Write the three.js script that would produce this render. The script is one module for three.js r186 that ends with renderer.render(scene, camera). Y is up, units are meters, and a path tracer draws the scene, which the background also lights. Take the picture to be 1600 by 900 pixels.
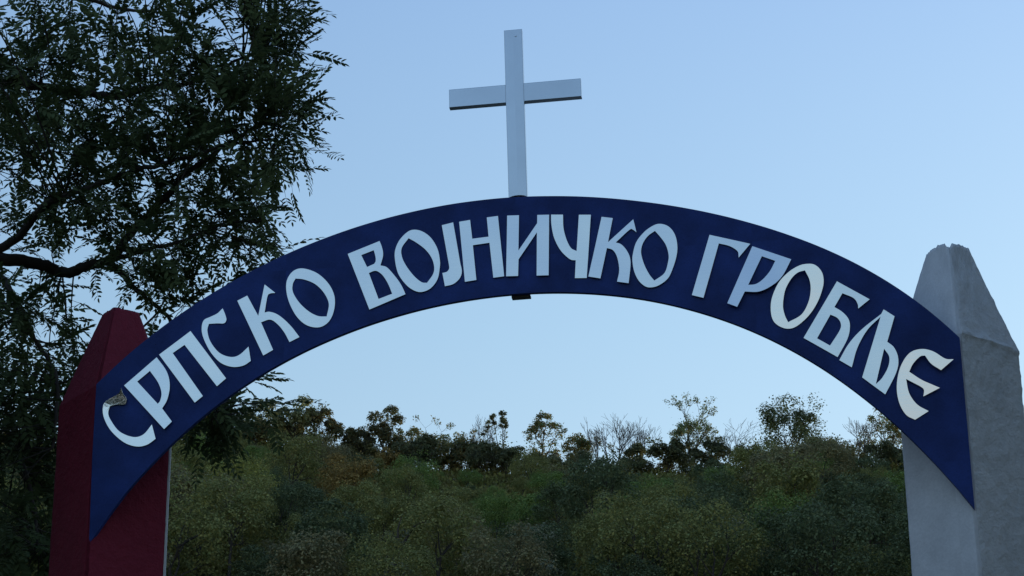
import * as THREE from 'three';
import { mergeGeometries } from 'three/addons/utils/BufferGeometryUtils.js';
import { TessellateModifier } from 'three/addons/modifiers/TessellateModifier.js';
import { ImprovedNoise } from 'three/addons/math/ImprovedNoise.js';

// ---------------------------------------------------------------- camera
const scene = new THREE.Scene();
const camera = new THREE.PerspectiveCamera(14.6528, 16 / 9, 0.1, 4000);
const CAM = new THREE.Vector3(1.2954, 1.6, 9.6368);
camera.position.copy(CAM);
camera.lookAt(CAM.clone().add(new THREE.Vector3(Math.sin(-0.135734) * Math.cos(0.367273), Math.sin(0.367273), -Math.cos(-0.135734) * Math.cos(0.367273))));
camera.rotateZ(-0.011911);
const AX = new THREE.Vector2(Math.sin(-0.135734), -Math.cos(-0.135734));   // view direction on the ground

// ---------------------------------------------------------------- sun and sky: clear evening, the sun low behind the hill to the right
const sunAz = -0.135734 + 0.62, sunEl = 0.15;
const SUN = new THREE.Vector3(Math.sin(sunAz) * Math.cos(sunEl), Math.sin(sunEl), -Math.cos(sunAz) * Math.cos(sunEl));
const sun = new THREE.DirectionalLight(new THREE.Color(1.0, 0.83, 0.6), 2.2);
sun.position.copy(SUN).multiplyScalar(400).add(new THREE.Vector3(-15, 30, -100));
sun.target.position.set(-15, 30, -100);
sun.castShadow = true;
sun.shadow.mapSize.set(4096, 4096);
Object.assign(sun.shadow.camera, { left: -170, right: 170, top: 120, bottom: -120, near: 1, far: 900 });
scene.add(sun, sun.target);
{
  const W = 1024, H = 512, data = new Float32Array(W * H * 4);
  const stops = [[-90, .30, .30, .30], [-2, .42, .42, .42], [0, .70, .66, .59], [6, .65, .67, .655], [12, .475, .685, .845], [20, .36, .585, .825], [30, .268, .468, .80], [50, .20, .36, .68], [90, .165, .31, .62]];
  const dir = new THREE.Vector3();
  for (let j = 0; j < H; j++) for (let i = 0; i < W; i++) {
    const el = ((j + .5) / H - .5) * Math.PI, az = ((i + .5) / W - .5) * 2 * Math.PI;
    dir.set(Math.cos(el) * Math.cos(az), Math.sin(el), Math.cos(el) * Math.sin(az));
    const e = el * 180 / Math.PI; let k = 0; while (k < stops.length - 2 && e > stops[k + 1][0]) k++;
    const a = stops[k], b = stops[k + 1]; let f = (e - a[0]) / (b[0] - a[0]);
    const cg = THREE.MathUtils.clamp(dir.dot(SUN), -1, 1), g = Math.acos(cg) * 180 / Math.PI;
    const ray = (1 + cg * cg) / 1.62, mie = .50 * Math.exp(-g / 15);
    const o = (j * W + i) * 4;
    data[o] = (a[1] + (b[1] - a[1]) * f) * ray + mie * 1.08;
    data[o + 1] = (a[2] + (b[2] - a[2]) * f) * ray + mie * .92;
    data[o + 2] = (a[3] + (b[3] - a[3]) * f) * ray + mie * .5;
    data[o + 3] = 1;
  }
  const sky = new THREE.DataTexture(data, W, H, THREE.RGBAFormat, THREE.FloatType);
  sky.mapping = THREE.EquirectangularReflectionMapping; sky.magFilter = THREE.LinearFilter; sky.minFilter = THREE.LinearFilter; sky.wrapS = THREE.RepeatWrapping; sky.needsUpdate = true;
  scene.background = sky; scene.environment = sky;
}
const renderer = new THREE.WebGLRenderer({ antialias: true });
renderer.toneMapping = THREE.LinearToneMapping;
renderer.toneMappingExposure = 1.0;
renderer.shadowMap.enabled = true;

// ---------------------------------------------------------------- helpers
function rngOf(seed) { let a = seed >>> 0; return () => { a |= 0; a = a + 0x6D2B79F5 | 0; let t = Math.imul(a ^ a >>> 15, 1 | a); t = t + Math.imul(t ^ t >>> 7, 61 | t) ^ t; return ((t ^ t >>> 14) >>> 0) / 4294967296; }; }
const noise = new ImprovedNoise();
const n3 = (x, y, z) => noise.noise(x, y, z);
const fbm = (x, y, z, o = 4) => { let s = 0, a = .5; for (let i = 0; i < o; i++) { s += a * n3(x, y, z); x *= 2.03; y *= 2.03; z *= 2.03; a *= .5; } return s; };
const smooth = (a, b, x) => { const t = THREE.MathUtils.clamp((x - a) / (b - a), 0, 1); return t * t * (3 - 2 * t); };
const used = {};
function numbered(n) { const k = used[n] = (used[n] ?? -1) + 1; return k ? n + '_' + String(k).padStart(3, '0') : n; }
function tag(o, label, category, group, kind) { o.userData.label = label; if (category) o.userData.category = category; if (group) o.userData.group = group; if (kind) o.userData.kind = kind; return o; }
function part(name, geo, mat, parent) { const m = new THREE.Mesh(geo, mat); m.name = name; m.castShadow = m.receiveShadow = true; parent.add(m); return m; }
function thing(name, x, y, z, label, category, group) { const g = new THREE.Group(); g.name = numbered(name); g.position.set(x, y, z); scene.add(g); return tag(g, label, category, group); }
function structure(name, geo, mat, label) { const m = part(name, geo, mat, scene); m.userData.kind = 'structure'; m.userData.label = label; m.userData.category = name.replace(/_/g, ' '); return m; }
function geoOf(pos, idx, col, uv) { const g = new THREE.BufferGeometry(); g.setAttribute('position', new THREE.Float32BufferAttribute(pos, 3)); if (col) g.setAttribute('color', new THREE.Float32BufferAttribute(col, 3)); if (uv) g.setAttribute('uv', new THREE.Float32BufferAttribute(uv, 2)); if (idx) g.setIndex(idx); g.computeVertexNormals(); return g; }
function noiseTex(size, fn, srgb) {
  const d = new Uint8Array(size * size * 4);
  for (let j = 0; j < size; j++) for (let i = 0; i < size; i++) { const c = fn(i / size, j / size), o = (j * size + i) * 4; d[o] = c[0] * 255; d[o + 1] = c[1] * 255; d[o + 2] = c[2] * 255; d[o + 3] = 255; }
  const t = new THREE.DataTexture(d, size, size, THREE.RGBAFormat); t.wrapS = t.wrapT = THREE.RepeatWrapping; t.magFilter = THREE.LinearFilter; t.minFilter = THREE.LinearMipmapLinearFilter; t.generateMipmaps = true; if (srgb) t.colorSpace = THREE.SRGBColorSpace; t.needsUpdate = true; return t;
}
const g1 = v => [v, v, v], cl = v => Math.min(1, Math.max(0, v));
// tapered tubes along polylines, collected into flat arrays
function tubeInto(P, I, pts, rad, sides = 6) {
  const n = pts.length, base = P.length / 3, t = new THREE.Vector3(), u = new THREE.Vector3(), v = new THREE.Vector3();
  for (let i = 0; i < n; i++) {
    t.subVectors(pts[Math.min(n - 1, i + 1)], pts[Math.max(0, i - 1)]).normalize();
    u.set(Math.abs(t.y) > .9 ? 1 : 0, Math.abs(t.y) > .9 ? 0 : 1, 0).cross(t).normalize(); v.crossVectors(t, u);
    for (let k = 0; k < sides; k++) { const a = k / sides * 6.2832, c = Math.cos(a) * rad[i], s = Math.sin(a) * rad[i]; P.push(pts[i].x + u.x * c + v.x * s, pts[i].y + u.y * c + v.y * s, pts[i].z + u.z * c + v.z * s); }
    if (i) for (let k = 0; k < sides; k++) { const a = base + (i - 1) * sides + k, b = base + (i - 1) * sides + (k + 1) % sides; I.push(a, b, a + sides, b, b + sides, a + sides); }
  }
}
const tubeGeo = (pts, rad, sides) => { const P = [], I = []; tubeInto(P, I, pts, rad, sides); return geoOf(P, I); };
function curvePts(pts, rad, per = 5, wob = 0, rng) {
  const c = new THREE.CatmullRomCurve3(pts, false, 'centripetal'), n = (pts.length - 1) * per, o = [], r = [];
  for (let i = 0; i <= n; i++) { const p = c.getPoint(i / n); if (wob) p.add(new THREE.Vector3(rng() - .5, rng() - .5, rng() - .5).multiplyScalar(wob)); o.push(p); r.push(rad[0] + (rad[1] - rad[0]) * i / n); }
  return [o, r];
}

// ---------------------------------------------------------------- materials
const lin = (r, g, b) => new THREE.Color().setRGB(r, g, b);
const plasterBump = noiseTex(512, (u, v) => g1(cl(.5 + .55 * fbm(u * 24, v * 24, 3.1) + .35 * fbm(u * 90, v * 90, 7.7, 2))));
const paintMottle = noiseTex(512, (u, v) => { const a = .93 + .08 * fbm(u * 6, v * 6, 1.3) + .06 * fbm(u * 60, v * 60, 5.2, 3); return g1(cl(a)); }, true);
const M = {
  white: new THREE.MeshPhysicalMaterial({ color: lin(.76, .77, .78), map: paintMottle, roughness: .85, specularIntensity: .2, bumpMap: plasterBump, bumpScale: .0016 }),
  rough: new THREE.MeshPhysicalMaterial({ color: lin(.76, .77, .78), map: paintMottle, roughness: .95, specularIntensity: .15, bumpMap: plasterBump, bumpScale: .0055 }),
  red: new THREE.MeshPhysicalMaterial({ color: lin(.22, .026, .045), map: paintMottle, roughness: .75, specularIntensity: .2, bumpMap: plasterBump, bumpScale: .006 }),
  edge: new THREE.MeshStandardMaterial({ color: lin(.6, .6, .58), roughness: .9, map: paintMottle }),
  navy: new THREE.MeshPhysicalMaterial({ color: lin(.023, .055, .235), map: noiseTex(512, (u, v) => { const s = fbm(u * 130, v * 130, 2.2, 2); const a = .86 + .32 * fbm(u * 5, v * 5, 8.3) + .12 * s - (s > .34 ? .25 : 0); return g1(cl(a)); }, true), roughness: .5, specularIntensity: .28 }),
  steel: new THREE.MeshStandardMaterial({ color: lin(.68, .69, .69), metalness: 1, roughness: .09, bumpMap: noiseTex(256, (u, v) => g1(cl(.5 + .5 * fbm(u * 5, v * 40, 1.1)))), bumpScale: .00012 }),
  cross: new THREE.MeshStandardMaterial({ color: lin(.60, .64, .68), metalness: 1, roughness: .24, map: noiseTex(256, (u, v) => { const s = .95 + .05 * fbm(u * 4, v * 4, 4.4); return g1(cl(s)); }, true) }),
  weld: new THREE.MeshStandardMaterial({ color: lin(.13, .12, .11), metalness: .6, roughness: .7 }),
  bark: new THREE.MeshStandardMaterial({ color: lin(.045, .037, .03), roughness: .95 }),
  grass: new THREE.MeshStandardMaterial({ color: lin(.05, .06, .025), roughness: 1, map: noiseTex(256, (u, v) => { const a = .75 + .5 * fbm(u * 20, v * 20, .4); return [cl(a), cl(a), cl(a * .9)]; }, true) }),
  gravel: new THREE.MeshStandardMaterial({ color: lin(.26, .24, .21), roughness: 1, map: noiseTex(256, (u, v) => g1(cl(.8 + .6 * fbm(u * 60, v * 60, .9, 3))), true) }),
};
const leafMat = (r, g, b, tr = 0) => tr ? new THREE.MeshPhysicalMaterial({ color: lin(r, g, b), vertexColors: true, roughness: .9, specularIntensity: .25, side: THREE.DoubleSide, transmission: tr, thickness: 0 }) : new THREE.MeshPhysicalMaterial({ color: lin(r, g, b), vertexColors: true, roughness: .9, specularIntensity: .2, side: THREE.DoubleSide });

// ---------------------------------------------------------------- terrain
const along = (x, z) => (x - CAM.x) * AX.x + (z - CAM.z) * AX.y;      // metres from the viewer toward the hill
function ground(x, z) {
  const t = along(x, z), top = 61.6 + 3.6 * smooth(-34, -54, x) + 1.2 * fbm(x * .03, z * .03, 5);
  let h = top * (t < 206 ? smooth(-.02, 1, (t - 66) / 140) * .1 + .9 * THREE.MathUtils.clamp((t - 66) / 140, 0, 1) : 1 - .55 * smooth(212, 420, t));
  if (t > 66 && t < 212) h += 1.6 * fbm(x * .06, z * .06, 9.1) * smooth(66, 100, t) * smooth(212, 196, t);
  return Math.max(0, h);
}
{
  const nx = 170, nz = 190, P = [], I = [], U = [];
  for (let j = 0; j <= nz; j++) for (let i = 0; i <= nx; i++) {
    const a = i / nx * 2 - 1, b = j / nz * 2 - 1, x = -15 + 900 * Math.sign(a) * Math.pow(Math.abs(a), 2.2), z = -110 - 800 * Math.sign(b) * Math.pow(Math.abs(b), 2.0);
    P.push(x, ground(x, z) - .02, z); U.push(x / 3, z / 3);
    if (i && j) { const q = j * (nx + 1) + i; I.push(q - nx - 2, q - nx - 1, q, q - nx - 2, q, q - 1); }
  }
  structure('ground', geoOf(P, I, null, U), M.grass, 'grassy ground rising into the wooded hill');
  const pp = [], pi = [], pu = [];
  for (let k = 0; k <= 40; k++) { const z = 30 - k * 1.8, c = .3 * Math.sin(z * .13), w = 1.5 + .15 * n3(0, z * .7, 2); pp.push(c - w, .012, z, c + w, .012, z); pu.push(0, z, 3, z); if (k) { const q = k * 2; pi.push(q - 2, q - 1, q, q - 1, q + 1, q); } }
  structure('path', geoOf(pp, pi, null, pu), M.gravel, 'pale gravel path leading through the gate');
}

// ---------------------------------------------------------------- tables (metres; letters in millimetres on the sign's plane, third number 1 = curve point)
const LETTERS = [
  ['С', [[-1873,-46,0,-1863,-74,1,-1847,-97,1,-1848,-119,1,-1861,-127,1,-1896,-125,1,-1926,-131,0,-1933,-165,1,-1917,-202,1,-1873,-257,1,-1806,-287,1,-1757,-277,1,-1719,-231,0,-1698,-302,0,-1738,-328,1,-1787,-334,1,-1848,-311,1,-1911,-255,1,-1948,-195,1,-1960,-147,1,-1952,-111,1,-1920,-90,1,-1885,-73,1]]],
  ['Р', [[-1862,-32,0,-1712,100,0,-1660,26,1,-1641,-44,1,-1649,-112,1,-1672,-157,0,-1622,-224,0,-1657,-259,0],[-1800,-16,0,-1741,34,0,-1698,-27,1,-1679,-78,1,-1683,-117,1,-1694,-133,0]]],
  ['П', [[-1700,112,0,-1553,221,0,-1372,-25,0,-1414,-61,0,-1579,154,0,-1635,116,0,-1480,-106,0,-1517,-136,0]]],
  ['С', [[-1401,326,0,-1387,292,1,-1381,265,1,-1393,250,1,-1424,252,1,-1465,252,0,-1471,217,1,-1454,162,1,-1409,104,1,-1355,80,1,-1313,87,1,-1269,126,0,-1256,54,0,-1292,33,1,-1344,30,1,-1402,55,1,-1452,112,1,-1489,184,1,-1499,234,1,-1490,272,1,-1459,287,1,-1426,302,1]]],
  ['К', [[-1331,360,0,-1284,383,0,-1227,277,0,-1201,434,0,-1148,388,0,-1174,386,1,-1186,370,1,-1197,292,0,-1171,294,1,-1128,274,1,-1075,224,1,-1026,159,0,-1073,137,0,-1100,188,1,-1134,231,1,-1170,255,1,-1213,244,0,-1151,103,0,-1197,78,0]]],
  ['О', [[-1017,504,1,-1062,495,1,-1091,456,1,-1096,405,1,-1081,339,1,-1044,266,1,-997,219,1,-942,202,1,-900,216,1,-872,255,1,-860,315,1,-868,370,1,-898,426,1,-951,477,1],[-1052,455,0,-1009,447,1,-956,420,1,-913,373,1,-889,317,1,-898,254,0,-940,259,1,-986,286,1,-1032,333,1,-1063,386,1,-1065,427,1]]],
  ['В', [[-802,563,0,-650,619,0,-638,585,1,-632,545,1,-644,494,0,-613,482,1,-576,438,1,-545,391,1,-523,341,0,-694,275,0],[-737,553,0,-677,574,0,-669,544,1,-667,518,1,-674,504,0,-708,490,0],[-699,459,0,-674,468,1,-656,464,1,-631,441,1,-606,398,1,-586,347,0,-651,325,0]]],
  ['О', [[-477,665,1,-513,658,1,-553,618,1,-574,567,1,-574,515,1,-558,446,1,-521,389,1,-484,358,1,-448,347,1,-405,362,1,-372,405,1,-361,462,1,-360,501,1,-372,560,1,-400,614,1,-437,649,1],[-510,624,0,-473,599,1,-430,561,1,-400,517,1,-387,470,1,-393,432,1,-421,391,0,-448,397,1,-485,432,1,-522,486,1,-542,533,1,-542,578,1]]],
  ['Ј', [[-351,679,0,-297,690,0,-263,478,0,-256,439,1,-266,405,1,-296,378,1,-336,369,0,-348,436,0,-327,441,1,-316,456,1,-317,476,0]]],
  ['Н', [[-268,691,0,-216,697,0,-206,600,0,-128,605,0,-136,704,0,-83,708,0,-56,400,0,-107,396,0,-124,574,0,-203,567,0,-187,390,0,-241,384,0]]],
  ['И', [[-39,707,0,17,705,0,13,524,0,103,658,0,104,700,0,160,697,0,153,390,0,97,392,0,101,611,0,13,479,0,10,396,0,-46,398,0]]],
  ['Ч', [[170,695,0,226,691,0,227,623,1,240,564,1,260,521,1,286,504,0,301,685,0,357,681,0,330,367,0,275,370,0,281,458,0,253,466,1,212,511,1,183,574,1,171,640,1]]],
  ['К', [[407,669,0,459,659,0,434,538,0,555,646,0,568,579,0,552,593,1,535,593,1,470,534,0,497,521,1,525,480,1,536,428,1,524,326,0,471,337,0,482,387,1,480,432,1,471,471,1,454,498,1,428,509,0,394,358,0,339,371,0]]],
  ['О', [[676,615,1,639,604,1,600,575,1,565,529,1,548,472,1,545,434,1,552,383,1,571,337,1,600,307,1,629,300,1,665,309,1,707,341,1,733,396,1,750,452,1,755,503,1,745,558,1,717,599,1],[654,581,0,679,547,1,702,507,1,713,461,1,710,423,1,691,367,1,643,332,0,620,366,1,598,418,1,586,476,1,595,520,1,620,557,1]]],
  ['Г', [[906,544,0,1091,486,0,1035,421,0,1031,453,1,996,481,1,947,498,0,865,232,0,813,249,0]]],
  ['Р', [[1100,475,0,1274,396,0,1231,318,1,1184,273,1,1121,244,1,1055,248,0,1017,174,0,973,195,0],[1141,421,0,1201,393,0,1174,343,1,1138,302,1,1106,282,1,1072,280,0]]],
  ['О', [[1348,361,1,1311,356,1,1262,330,1,1212,282,1,1178,215,1,1168,157,1,1175,106,1,1201,76,1,1240,61,1,1281,71,1,1338,118,1,1382,180,1,1410,251,1,1413,302,1,1398,336,1,1375,356,1],[1333,331,0,1351,284,1,1353,233,1,1338,176,1,1304,123,1,1243,91,0,1230,125,1,1224,172,1,1237,240,1,1267,293,1,1299,322,1]]],
  ['Б', [[1474,274,0,1615,178,0,1561,137,0,1560,159,1,1543,189,1,1495,215,0,1455,151,0,1489,125,1,1514,90,1,1518,51,1,1503,-5,1,1454,-88,0,1308,12,0],[1435,116,0,1465,98,1,1479,68,1,1470,35,1,1424,-32,0,1368,6,0]]],
  ['Љ', [[1674,125,0,1720,89,0,1679,-30,0,1708,-60,1,1722,-113,1,1708,-178,1,1653,-276,0,1557,-191,0,1658,91,0,1595,32,1,1545,-50,1,1514,-141,0,1461,-104,0,1511,-25,1,1573,38,1,1662,104,0],[1663,-62,0,1683,-101,1,1675,-148,1,1645,-198,1,1615,-226,0]]],
  ['Е', [[1964,-135,0,1927,-130,1,1877,-94,1,1825,-80,1,1771,-97,1,1727,-160,1,1706,-244,1,1711,-319,1,1737,-376,1,1775,-401,0,1837,-365,0,1789,-332,1,1758,-279,1,1749,-213,0,1779,-232,1,1812,-253,1,1824,-269,1,1819,-297,0,1894,-262,0,1857,-243,1,1815,-220,1,1765,-181,0,1785,-145,1,1818,-114,1,1840,-111,0,1864,-150,1,1905,-182,0]]],
];
const LIMBS = [
   [[0.05,0.012],[[-4.84,7.0,-3.32],[-4.05,7.05,-3.2],[-3.74,6.95,-3.08],[-3.54,6.96,-3.23],[-3.39,6.92,-3.31],[-3.16,6.9,-3.14],[-3.04,6.9,-3.11],[-2.92,7.2,-3.29],[-2.69,7.43,-3.27],[-2.57,7.44,-3.09],[-2.33,7.66,-3.16],[-2.07,7.92,-3.32]]] ,
   [[0.034,0.007],[[-4.51,6.39,-2.8],[-3.9,6.78,-2.85],[-3.61,7.07,-3.02],[-3.42,7.22,-2.92],[-3.24,7.22,-2.78],[-3.09,7.34,-2.91],[-2.94,7.46,-3.02],[-2.72,7.42,-2.86],[-2.46,7.43,-2.79],[-2.24,7.59,-2.97],[-1.94,7.62,-2.99]]] ,
   [[0.04,0.008],[[-4.99,7.86,-3.37],[-4.32,8.3,-3.39],[-3.81,8.27,-3.21],[-3.5,8.21,-3.23],[-3.3,8.24,-3.41],[-3.08,8.18,-3.34],[-2.84,8.14,-3.18],[-2.66,8.2,-3.29],[-2.46,8.36,-3.42],[-2.12,8.42,-3.28]]] ,
   [[0.026,0.01],[[-4.61,7.17,-2.66],[-3.89,6.9,-2.82],[-3.59,6.68,-2.71],[-3.41,6.42,-2.58],[-3.38,6.32,-2.72],[-3.34,6.24,-2.81],[-3.15,5.93,-2.65],[-3.14,5.51,-2.6]]] ,
   [[0.018,0.006],[[-3.06,6.93,-3.18],[-2.77,6.91,-3.0],[-2.57,6.97,-3.04],[-2.44,7.1,-3.21],[-2.27,7.11,-3.13],[-1.96,7.05,-2.98]]] ,
   [[0.022,0.006],[[-3.11,6.99,-3.32],[-2.97,6.84,-3.2],[-2.83,6.68,-3.08],[-2.77,6.65,-3.23],[-2.69,6.57,-3.31],[-2.43,6.26,-3.14],[-2.28,5.99,-3.11],[-2.37,5.89,-3.29]]] ,
   [[0.03,0.009],[[-4.65,6.13,-2.98],[-4.08,5.9,-2.88],[-3.81,5.85,-3.05],[-3.57,5.69,-3.1],[-3.36,5.3,-2.93],[-3.3,4.98,-2.91]]] ,
   [[0.035,0.008],[[-5.05,8.49,-3.37],[-4.55,8.95,-3.39],[-4.04,9.11,-3.21],[-3.54,8.98,-3.23],[-3.23,8.9,-3.41],[-2.81,8.78,-3.34]]] ,
   [[0.012,0.005],[[-3.44,7.47,-3.32],[-3.32,7.66,-3.2],[-3.16,7.78,-3.08],[-3.0,7.98,-3.23]]] ,
   [[0.035,0.008],[[-4.72,5.3,-3.05],[-4.1,5.7,-1.9],[-3.5,5.95,-0.7],[-3.12,5.9,0.2],[-2.98,5.6,1.0]]] ,  // limb added out of frame, carrying foliage that shades the red pillar
];
const FOLIAGE = [   // centre (m), spread (m), twigs
  [-3.59,8.6,-3.05,0.34,0.23,0.75,16],[-3.64,8.08,-3.05,0.3,0.27,0.75,16],[-3.1,8.46,-3.05,0.27,0.23,0.75,14],[-2.71,8.47,-3.05,0.3,0.19,0.75,16],[-2.32,8.44,-3.05,0.27,0.17,0.75,14],[-2.0,8.41,-3.05,0.15,0.13,0.75,9],[-3.24,7.87,-3.05,0.27,0.23,0.75,14],[-2.81,7.97,-3.05,0.3,0.23,0.75,20],[-2.39,8.08,-3.05,0.27,0.23,0.75,20],[-2.11,8.05,-3.05,0.23,0.19,0.75,13],[-1.9,7.88,-3.05,0.13,0.13,0.75,9],[-3.52,7.57,-3.05,0.27,0.23,0.75,12],[-3.09,7.54,-3.05,0.27,0.19,0.75,14],[-2.67,7.6,-3.05,0.3,0.19,0.75,18],[-2.29,7.66,-3.05,0.27,0.19,0.75,15],[-2.02,7.68,-3.05,0.15,0.15,0.75,9],[-3.49,7.19,-3.05,0.23,0.15,0.75,8],[-3.11,7.18,-3.05,0.23,0.13,0.75,8],[-2.78,7.31,-3.05,0.23,0.13,0.75,6],[-2.48,7.27,-3.05,0.23,0.15,0.75,12],[-2.17,7.34,-3.05,0.19,0.15,0.75,11],[-2.04,7.19,-3.05,0.09,0.09,0.75,5],[-2.35,7.04,-3.05,0.27,0.13,0.75,14],[-2.06,7.01,-3.05,0.15,0.09,0.75,8],[-2.68,6.95,-3.05,0.23,0.11,0.75,10],[-2.88,6.88,-3.05,0.15,0.08,0.75,4],[-2.55,6.75,-3.05,0.23,0.11,0.75,12],[-2.7,6.59,-3.05,0.11,0.09,0.75,4],[-3.58,6.64,-3.05,0.15,0.13,0.75,5],[-3.48,6.31,-3.05,0.21,0.17,0.75,13],[-3.63,6.13,-3.05,0.15,0.15,0.75,9],[-3.24,6.19,-3.05,0.13,0.13,0.75,6],[-3.53,5.88,-3.05,0.23,0.19,0.75,18],[-3.5,5.5,-3.05,0.23,0.19,0.75,18],[-3.52,5.14,-3.05,0.23,0.23,0.75,18],[-3.42,4.94,-3.05,0.19,0.15,0.75,10],[-3.28,5.9,-3.05,0.11,0.15,0.75,8],[-2.37,5.98,-3.05,0.19,0.13,0.75,9],[-2.44,5.82,-3.05,0.17,0.09,0.75,8],[-2.17,6.07,-3.05,0.13,0.08,0.75,5],[-4.25,8.6,-3.05,0.3,0.3,0.75,10],[-4.19,7.89,-3.05,0.3,0.3,0.75,10],[-4.14,7.3,-3.05,0.3,0.3,0.75,8],[-4.13,6.68,-3.05,0.3,0.3,0.75,9],[-4.08,6.03,-3.05,0.3,0.3,0.75,12],[-4.02,5.37,-3.05,0.3,0.3,0.75,14],[-3.45,9.16,-3.05,0.38,0.19,0.75,10],[-2.64,9.04,-3.05,0.38,0.19,0.75,10],[-1.99,8.93,-3.05,0.23,0.15,0.75,5],
  [-4.5,6.0,-1.3,0.7,0.7,0.8,34],[-4.5,7.4,-1.2,0.8,0.7,0.8,34],[-4.9,5.0,-0.6,0.7,0.7,0.8,30],[-4.0,7.9,-0.6,0.6,0.5,0.6,24],[-1.83,8.37,-3.05,0.1,0.12,0.4,8],[-1.84,7.98,-3.05,0.1,0.12,0.4,6],[-1.92,7.72,-3.05,0.12,0.1,0.4,6],[-1.9,7.45,-3.05,0.12,0.1,0.4,6],[-2.1,8.75,-3.05,0.25,0.15,0.5,9],[-2.0,8.55,-3.05,0.2,0.1,0.5,7],  // leading entries: unseen foliage added to shade the red pillar
  [-3.15,5.9,0.35,0.35,0.6,0.6,40],[-3.2,4.9,0.4,0.35,0.6,0.6,40],[-3.3,6.9,0.1,0.4,0.5,0.6,34],[-3.4,5.4,-0.3,0.35,0.7,0.4,26],[-3.3,4.0,0.3,0.35,0.5,0.5,26]  // unseen foliage added beside the red pillar to darken its outer face
];
const RIDGE = [
  [-50.4, -192.0, 64.6, 4.2, 3.9, "airy"] ,
  [-44.6, -191.6, 63.6, 4.3, 3.9, "dark"] ,
  [-47.9, -193.0, 64.8, 2.4, 2.7, "dark"] ,
  [-42.1, -192.5, 63.9, 2.3, 2.1, "dark"] ,
  [-38.8, -193.0, 62.1, 5.8, 4.2, "dark"] ,
  [-41.1, -193.9, 64.1, 2.8, 1.9, "dark"] ,
  [-33.1, -195.0, 62.4, 5.0, 5.1, "sparse"] ,
  [-29.8, -193.0, 61.9, 4.9, 2.8, "bare"] ,
  [-28.0, -196.9, 63.0, 5.1, 2.2, "narrow"] ,
  [-24.2, -198.6, 62.6, 5.9, 4.9, "sparse"] ,
  [-20.8, -199.1, 62.6, 3.7, 3.7, "sparse"] ,
  [-17.2, -198.4, 62.0, 5.9, 3.8, "bare"] ,
  [-18.5, -194.6, 61.2, 5.2, 2.1, "bare"] ,
  [-14.8, -200.5, 62.7, 5.0, 3.3, "bare"] ,
  [-10.1, -201.2, 62.8, 7.7, 7.2, "fine"] ,
  [-5.7, -199.3, 62.5, 4.5, 5.3, "bare"] ,
  [-0.4, -201.9, 63.6, 5.9, 6.4, "dense"] ,
  [2.8, -203.5, 63.9, 2.3, 3.0, "dense"] ,
  [6.6, -198.6, 62.0, 4.0, 4.5, "bare"] ,
  [9.0, -203.8, 63.0, 5.6, 3.6, "sparse"] ,
  [4.9, -203.2, 63.4, 2.0, 2.6, "sparse"] ,
  [-15.2, -198.6, 62.0, 3.1, 2.9, "bush"] ,
  [-11.9, -195.5, 61.1, 3.5, 3.8, "bush"] ,
  [-8.0, -196.6, 61.4, 3.0, 3.8, "bush"] ,
  [-30.8, -194.1, 61.7, 2.9, 3.8, "bush"] ,
  [-27.4, -194.6, 61.6, 2.5, 3.2, "bush"] ,
  [-35.1, -192.3, 62.0, 2.9, 3.1, "bush"] ,
  [-37.3, -197.4, 63.9, 3.6, 2.3, "sparse"] ,
];

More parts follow.
